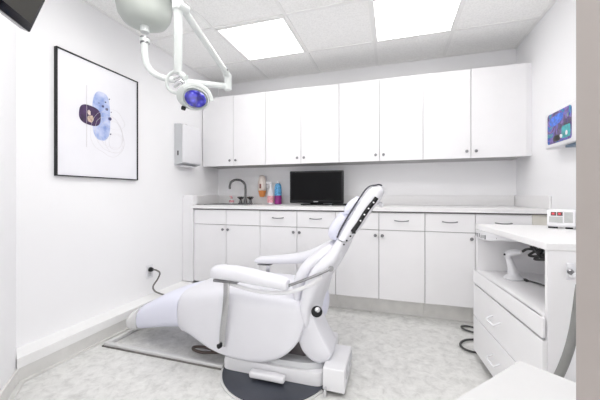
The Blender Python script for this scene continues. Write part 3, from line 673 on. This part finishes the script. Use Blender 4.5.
# lower-back cover: tongue over the pedal box
bm = NB()
out = [(-.487, .215), (-.465, .165), (-.425, .128), (-.385, .112), (-.345, .118), (-.318, .140), (-.304, .170), (-.326, .215), (-.352, .262), (-.380, .320), (-.405, .375), (-.42, .41), (-.455, .40), (-.475, .335), (-.488, .27)]
o2 = [(p.x, p.y) for p in smoothpath([Vector((a, b, 0)) for a, b in out]+[Vector((out[0][0], out[0][1], 0))], 4)][:-1]
mx_ = sum(p[0] for p in o2)/len(o2); mz_ = sum(p[1] for p in o2)/len(o2)
rg = []
for (y, s) in [(1.520, .80), (1.523, .90), (1.532, .97), (1.55, 1.0), (1.60, 1.0), (1.66, .98), (1.69, .93), (1.70, .85)]:
    rg.append([Vector((mx_+(a-mx_)*s, y, mz_+(b-mz_)*s)) for a, b in o2])
loft(bm, rg); obj('lower_back_cover', bm, M['vinyl'], t)
bm = NB(); lathe(bm, [(.012, 0), (.014, .004), (.009, .008), (.004, .010)], (-.370, 1.488, .414), 20, (.3, -1, 0)); obj('pivot_cap', bm, M['chrome'], t)
bm = NB(); lathe(bm, [(.029, 0), (.029, .006)], (-.376, 1.497, .400), 20, (.3, -1, 0)); obj('pivot_seal', bm, M['black'], t)
bm = NB(); bmesh.ops.create_uvsphere(bm, u_segments=28, v_segments=18, radius=1, matrix=Matrix.Translation((-.432, 1.85, .335)) @ Matrix.Diagonal((.047, .085, .108, 1))); obj('hinge_cover', bm, M['vinylgrey'], t, label='grey-white rounded hinge cover')
# lift mechanism under the seat
bm = NB(); box(bm, -.86, -.46, 1.58, 1.92, .086, .235, bev=.01); box(bm, -.50, -.43, 1.60, 1.75, .10, .20, bev=.01); obj('lift_mechanism', bm, M['darkmech'], t)
# base housing
bm = NB(); rg = []
for (z, x0, x1, y0, y1) in [(.014, -.935, -.343, 1.492, 2.0), (.06, -.935, -.343, 1.492, 2.0), (.078, -.93, -.345, 1.496, 1.996), (.085, -.91, -.355, 1.51, 1.98)]:
    rg.append([Vector(((x0+x1)/2+a, (y0+y1)/2+b, z)) for a, b in sell((x1-x0)/2, (y1-y0)/2, 14, 64)])
loft(bm, rg); obj('base_housing', bm, M['plastic'], t)
bm = NB(); rg = []
for (z, s) in [(.0855, 1), (.10, .98), (.112, .9)]:
    rg.append([Vector((-.53+a*s, 1.60+b*s, z)) for a, b in sell(.185, .10, 2.6, 40)])
loft(bm, rg); obj('skirt', bm, M['plasticgrey'], t)
# pedal box at the back
bm = NB(); box(bm, -.338, -.226, 1.462, 1.72, .022, .137, bev=.007, seg=3); obj('pump_box', bm, M['plastic'], t)
bm = NB(); box(bm, -.2255, -.2215, 1.50, 1.70, .075, .125, bev=.001); box(bm, -.2215, -.219, 1.52, 1.57, .085, .115, bev=.001); box(bm, -.2215, -.219, 1.60, 1.65, .085, .115, bev=.001); obj('switch_panel', bm, M['plasticgrey'], t)
bm = NB(); box(bm, -.345, -.23, 1.48, 1.74, .012, .0215); obj('box_foot', bm, M['black'], t, smooth=False)
bm = NB(); tube(bm, [(-.322, 1.448, .045), (-.322, 1.443, .006)], .009, 12, smooth=False); tube(bm, [(-.322, 1.447, .04), (-.322, 1.468, .04)], .006, 8, smooth=False); obj('levelling_foot', bm, M['chrome'], t)
# dark foot plate with a light rim
def plate(a, b, z0, z1, name, m, inner=None, lab=None):
    bm = NB(); cx_, cy_ = -.635, 1.60
    P_ = [(cx_+a*math.cos(q), cy_+b*math.sin(q)) for q in [math.pi+math.pi*k/40 for k in range(41)]]
    P_ = P_+[(cx_+a, 1.96), (cx_-a, 1.96)]
    prism(bm, [(x, y, z0) for x, y in P_], (0, 0, z1-z0)); return obj(name, bm, M[m], t, smooth=False, label=lab)
plate(.318, .318, .0005, .007, 'base_plate_rim', 'rail', lab='silver rim of the base plate')
plate(.306, .306, .0072, .0125, 'base_plate', 'rubber', lab='dark slate rubber base plate')
# foot bar on the near side
bm = NB(); box(bm, -.735, -.535, 1.435, 1.480, .026, .060, bev=.012, seg=4); box(bm, -.70, -.57, 1.47, 1.4915, .034, .052, bev=.003); obj('foot_switch', bm, M['plastic'], t)
# long floor frame
bm = NB()
fz = .024
box(bm, -1.825, -.936, 1.500, 1.528, .003, fz, bev=.003); box(bm, -1.825, -1.797, 1.5285, 1.9515, .003, fz, bev=.003); box(bm, -1.825, -.936, 1.952, 1.98, .003, fz, bev=.003)
obj('floor_frame', bm, M['rail'], t)
bm = NB(); box(bm, -1.83, -.936, 1.493, 1.499, .0005, .008); box(bm, -1.834, -1.826, 1.493, 1.985, .0005, .008); obj('frame_seal', bm, M['greycable'], t, smooth=False)
bm = NB(); tube(bm, [(-.95, 1.60, .045), (-1.04, 1.585, .04), (-1.12, 1.57, .036), (-1.19, 1.585, .036), (-1.20, 1.61, .038), (-1.13, 1.625, .038), (-1.03, 1.60, .04), (-.95, 1.585, .045)], .0085, 8); obj('control_cord', bm, M['brown'], t, label='brown looped cord')

# ------------------------------------------------------------------ rolling cabinet (local frame: x right from the drawer face, y away from the camera)
N = Vector((.547, 1.338, 0)); RZ = math.atan2(.0814, .9967)
t = thing('rolling_cabinet', 'white cabinet with open shelf niche and drawers, at the right beside the doorway', 'cabinet', tuple(N), RZ)
L, WD, ZT = .7495, .47, .821
def lo(name, bm, m, parent=None, **k): return obj(name, bm, m, parent or t, world=False, **k)
bm = NB(); box(bm, 0, WD, 0, L, ZT-.028, ZT, bev=.003); lo('top', bm, M['counter'], smooth=False)
bm = NB()
box(bm, .004, WD, .002, .020, .045, ZT-.0285); box(bm, .004, WD, L-.020, L-.002, .045, ZT-.0285); box(bm, WD-.014, WD, .0205, L-.0205, .045, ZT-.0285)
box(bm, .02, WD-.0145, .0205, L-.0205, .515, .533); box(bm, .02, WD-.0145, .0205, L-.0205, .045, .06)
lo('body', bm, M['cab'], smooth=False)
bm = NB(); box(bm, .03, WD-.03, .03, L-.03, 0, .0445); lo('plinth', bm, M['black'], smooth=False, label='recessed plinth, blackened as the shadow gap')  # black colour stands in for the shade beneath the cabinet
bm = NB(); box(bm, -.012, .30, .022, L-.022, .534, .540); box(bm, -.014, -.0005, .004, L-.001, .462, .540, bev=.004); lo('pull_out_shelf', bm, M['cab'], smooth=False)
def wire(y, z, parent):
    bm = NB(); tube(bm, [(-.012, y-.045, z), (-.034, y-.045, z-.012), (-.042, y-.038, z-.018), (-.044, y, z-.019), (-.042, y+.038, z-.018), (-.034, y+.045, z-.012), (-.012, y+.045, z)], .0045, 8)
    lo('handle', bm, M['plastic'], parent)
for (z0, z1) in ((.263, .452), (.050, .257)):
    bm = NB(); box(bm, -.012, .0035, .004, L-.001, z0, z1, bev=.002); d_ = lo('drawer', bm, M['cab'], smooth=False); wire(.412, (z0+z1)/2+.012, d_)
bm = NB()
for k in (.06, .69):
    for x in (.045, .42): pass
bm.free()
# bracket on the near side
bm = NB(); box(bm, .062, .085, -.006, .0015, .69, .75, bev=.002); box(bm, .066, .105, -.030, -.0055, .700, .720, bev=.004); box(bm, .098, .105, -.030, -.0055, .700, .755, bev=.003)
lo('hose_bracket', bm, M['plastic'])
bm = NB(); lathe(bm, [(.009, 0), (.010, .018), (.006, .022)], (.070, -.006, .722), 12, (-.4, -1, 0)); lo('bracket_screw', bm, M['nickel'])
# control head hung under the top
t2 = thing('instrument_holder', 'white instrument holder with dark slots hung under the top of the rolling cabinet', 'holder', tuple(N), RZ)
bm = NB(); rg = []
for (y, x0, z0) in [(.735, .012, .762), (.73, -.006, .748), (.70, -.010, .740), (.60, -.010, .742), (.52, -.004, .750), (.44, .014, .764), (.36, .034, .778), (.30, .05, .786)]:
    rg.append([Vector((x0, y, z0+.004)), Vector((x0, y, .792)), Vector((.16, y, .792)), Vector((.16, y, z0)), Vector((x0+.006, y, z0))])
loft(bm, rg); obj('holder_body', bm, M['plastic'], t2, world=False)
for k in range(6):
    bm = NB(); box(bm, -.0125, -.0085, .565+k*.028, .572+k*.028, .752+.003*(k % 2), .776-.003*(k % 3), bev=.0005); obj('slot', bm, M['nickel'], t2, world=False)
bm = NB(); lathe(bm, [(.006, 0), (.006, .004)], (.012, .47, .772), 12, (-1, 0, 0)); obj('socket', bm, M['black'], t2, world=False)
# curing light on the shelf
t3 = thing('curing_light', 'white pistol-shaped handpiece standing on its round base inside the open niche', 'handpiece', (N.x+.08, N.y+.55, .54), RZ)
def n3(x, y, z): return Vector((x, y, z))
bm = NB(); lathe(bm, [(.044, 0), (.046, .006), (.038, .018), (.024, .028)], (.128, .562, .5405), 28); obj('base', bm, M['plastic'], t2 and t3) if False else None
def place3(name, bm, m, **k):
    bmesh.ops.transform(bm, matrix=ROOT[t.name], verts=bm.verts); return obj(name, bm, m, t3, **k)
place3('base', bm, M['plastic'])
bm = NB(); tube(bm, [(.128, .562, .562), (.122, .568, .60), (.112, .575, .645), (.107, .573, .668), (.113, .558, .684), (.135, .538, .692), (.152, .525, .695)], [.028, .021, .015, .018, .019, .014, .008], 18, n=6); place3('handle', bm, M['plastic'])
bm = NB(); lathe(bm, [(.006, 0), (.006, .006)], (.090, .570, .672), 12, (-1, 0, 0)); place3('trigger', bm, M['black'])
t4 = thing('charger_cable', 'tangled black cable bunched under the top of the niche behind the handpiece', 'cable', (N.x+.1, N.y+.4, .54), RZ)
bm = NB(); rnd = random.Random(7)
pts = [(.152, .525, .697), (.17, .52, .712), (.19, .51, .715)]
for k in range(14):
    a = k*1.3; pts.append((.215+.025*cos(a*1.7), .495+.045*cos(a), .698+.030*sin(a*1.4)))
pts += [(.24, .25, .72), (.25, .12, .745), (.25, .03, .75)]
tube(bm, pts, .0065, 8)
bmesh.ops.transform(bm, matrix=ROOT[t.name], verts=bm.verts); o_ = obj('cord', bm, M['cable'], t4)
bm = NB(); tube(bm, [(.170, .535, .546), (.195, .46, .55), (.205, .38, .552), (.19, .28, .549), (.18, .16, .546), (.18, .05, .546)], .0045, 8)
box(bm, .165, .180, .515, .545, .5405, .552, bev=.002)
bmesh.ops.transform(bm, matrix=ROOT[t.name], verts=bm.verts); tag(centre(obj('power_cable', bm, M['cable'])), 'thin black cable lying on the niche shelf from the handpiece base', 'cable')
# grey hose between cabinet and doorway
bm = NB(); tube(bm, [(.612, 1.262, .690), (.608, 1.262, .655), (.602, 1.262, .60), (.593, 1.262, .53), (.576, 1.262, .45), (.552, 1.262, .375), (.520, 1.262, .30), (.50, 1.24, .20), (.50, 1.20, .10), (.54, 1.14, .018), (.62, 1.08, .018)], .0135, 14)
tag(centre(obj('vacuum_hose', bm, M['hose'])), 'grey suction hose hanging down the near side of the rolling cabinet', 'hose')
# cables on the floor beyond the cabinet
bm = NB(); tube(bm, [(.60, 2.33, .01), (.54, 2.31, .012), (.47, 2.28, .012), (.425, 2.21, .012), (.435, 2.15, .012), (.485, 2.12, .012), (.56, 2.13, .012), (.63, 2.16, .012)], .007, 8)
tube(bm, [(.60, 2.42, .01), (.53, 2.43, .014), (.49, 2.47, .014), (.50, 2.52, .012), (.56, 2.52, .012), (.62, 2.47, .012)], .007, 8)
tag(centre(obj('floor_cable', bm, M['cable'])), 'black looped cable on the floor at the far corner of the rolling cabinet', 'cable')

# digital device on top
LM = ROOT[t.name]
t5 = thing('scaler_unit', 'small white device with dark red displays on top of the rolling cabinet', 'device', tuple(LM @ Vector((.36, .64, ZT))), 0)
def dv(pts, mats, name, lab=None): pass
# oriented so that its sloped face looks at the doorway
P5 = LM @ Vector((.374, .600, ZT+.0006))
ang = math.radians(-24)
M5 = Matrix.Translation(P5) @ Matrix.Rotation(ang, 4, 'Z')
def o5(name, bm, m, **k):
    bmesh.ops.transform(bm, matrix=M5, verts=bm.verts); return obj(name, bm, m, t5, **k)
bm = NB(); prism(bm, [(-.06, -.04, .008), (-.06, -.045, .02), (-.06, -.005, .098), (-.06, .01, .102), (-.06, .05, .10), (-.06, .055, .008)], (.115, 0, 0)); bmesh.ops.bevel(bm, geom=bm.edges[:], offset=.003, segments=2, affect='EDGES'); o5('case', bm, M['plastic'])
sl = Vector((0, .04, .078)).normalized(); nf = Vector((0, -.89, .456))
def slab(x0, x1, s0, s1, m, name, h=.0015, lab=None, parent=None):
    b0 = Vector((0, -.045, .02)); bm = NB()
    prism(bm, [b0+Vector((x, 0, 0))+sl*s+nf*.0003 for x, s in ((x0, s0), (x1, s0), (x1, s1), (x0, s1))], tuple(nf*h)); o5(name, bm, M[m], smooth=False, label=lab)
slab(-.045, -.022, .052, .074, 'redled', 'display', lab='dark red display')
slab(-.019, .004, .052, .074, 'redled', 'display', lab='dark red display')
slab(-.040, -.030, .058, .068, 'reddigit', 'digit', h=.0022); slab(-.014, -.004, .058, .068, 'reddigit', 'digit', h=.0022)
slab(-.052, .004, .012, .046, 'keypad', 'keypad', lab='grey keypad')
slab(.010, .045, .014, .074, 'keypad', 'button_panel', lab='grey button panel')
bm = NB(); box(bm, -.055, -.015, -.038, .0, .0, .0075); box(bm, .015, .045, -.038, .0, .0, .0075); o5('feet', bm, M['black'], smooth=False)
bm = NB(); lathe(bm, [(.030, 0), (.034, .006), (.034, .08), (.024, .10), (.010, .106)], (.088, .01, .0), 24); lathe(bm, [(.008, 0), (.008, .01)], (.088, .01, .106), 12); o5('water_bottle', bm, M['plastic'])
bm = NB(); box(bm, .058, .11, -.055, -.030, .0, .012, bev=.003); o5('handpiece_rest', bm, M['plasticgrey'])

# ------------------------------------------------------------------ near table
c1 = Vector((.315, .915, 0)); da = Vector((-.664, -.748, 0)); db = Vector((.772, -.636, 0)); la, lb = .36, .38
zt = .57
t = thing('side_table', 'plain white table top at the bottom right, nearest the camera beside the doorway', 'table', tuple(c1+da*la/2+db*lb/2))
bm = NB(); pp = [c1, c1+da*la, c1+da*la+db*lb, c1+db*lb]
prism(bm, [p+Vector((0, 0, zt-.03)) for p in pp], (0, 0, .03)); bmesh.ops.bevel(bm, geom=bm.edges[:], offset=.003, segments=2, affect='EDGES'); obj('tabletop', bm, M['tabletop'], t, smooth=False)
for (a, b_) in ((.04, .04), (la-.04, .04), (.04, lb-.04), (la-.04, lb-.04)):
    q = c1+da*a+db*b_; bm = NB(); tube(bm, [q+Vector((0, 0, 0)), q+Vector((0, 0, zt-.0305))], [.013, .016], 14, smooth=False); obj('leg', bm, M['rail'], t)

# ------------------------------------------------------------------ camera, world, colour
cam = bpy.data.cameras.new('camera'); co = bpy.data.objects.new('camera', cam); C.objects.link(co)
co.location = (0, 0, 1.0); co.rotation_euler = (math.radians(90), 0, math.radians(17.3))
cam.sensor_fit = 'HORIZONTAL'; cam.sensor_width = 36; cam.lens = 36*299/600; cam.shift_y = -5/600; cam.clip_start = .02
bpy.context.scene.camera = co
w = bpy.data.worlds.new('world'); w.use_nodes = True; bpy.context.scene.world = w
w.node_tree.nodes['Background'].inputs['Color'].default_value = (1, .985, .965, 1); w.node_tree.nodes['Background'].inputs['Strength'].default_value = 1.25
s = bpy.context.scene
s.view_settings.view_transform = 'Standard'; s.view_settings.look = 'None'; s.view_settings.gamma = 1; s.view_settings.use_curve_mapping = False
s.view_settings.exposure = 0.97
try:
    s.cycles.max_bounces = 14; s.cycles.diffuse_bounces = 10; s.cycles.sample_clamp_indirect = 6
except Exception: pass
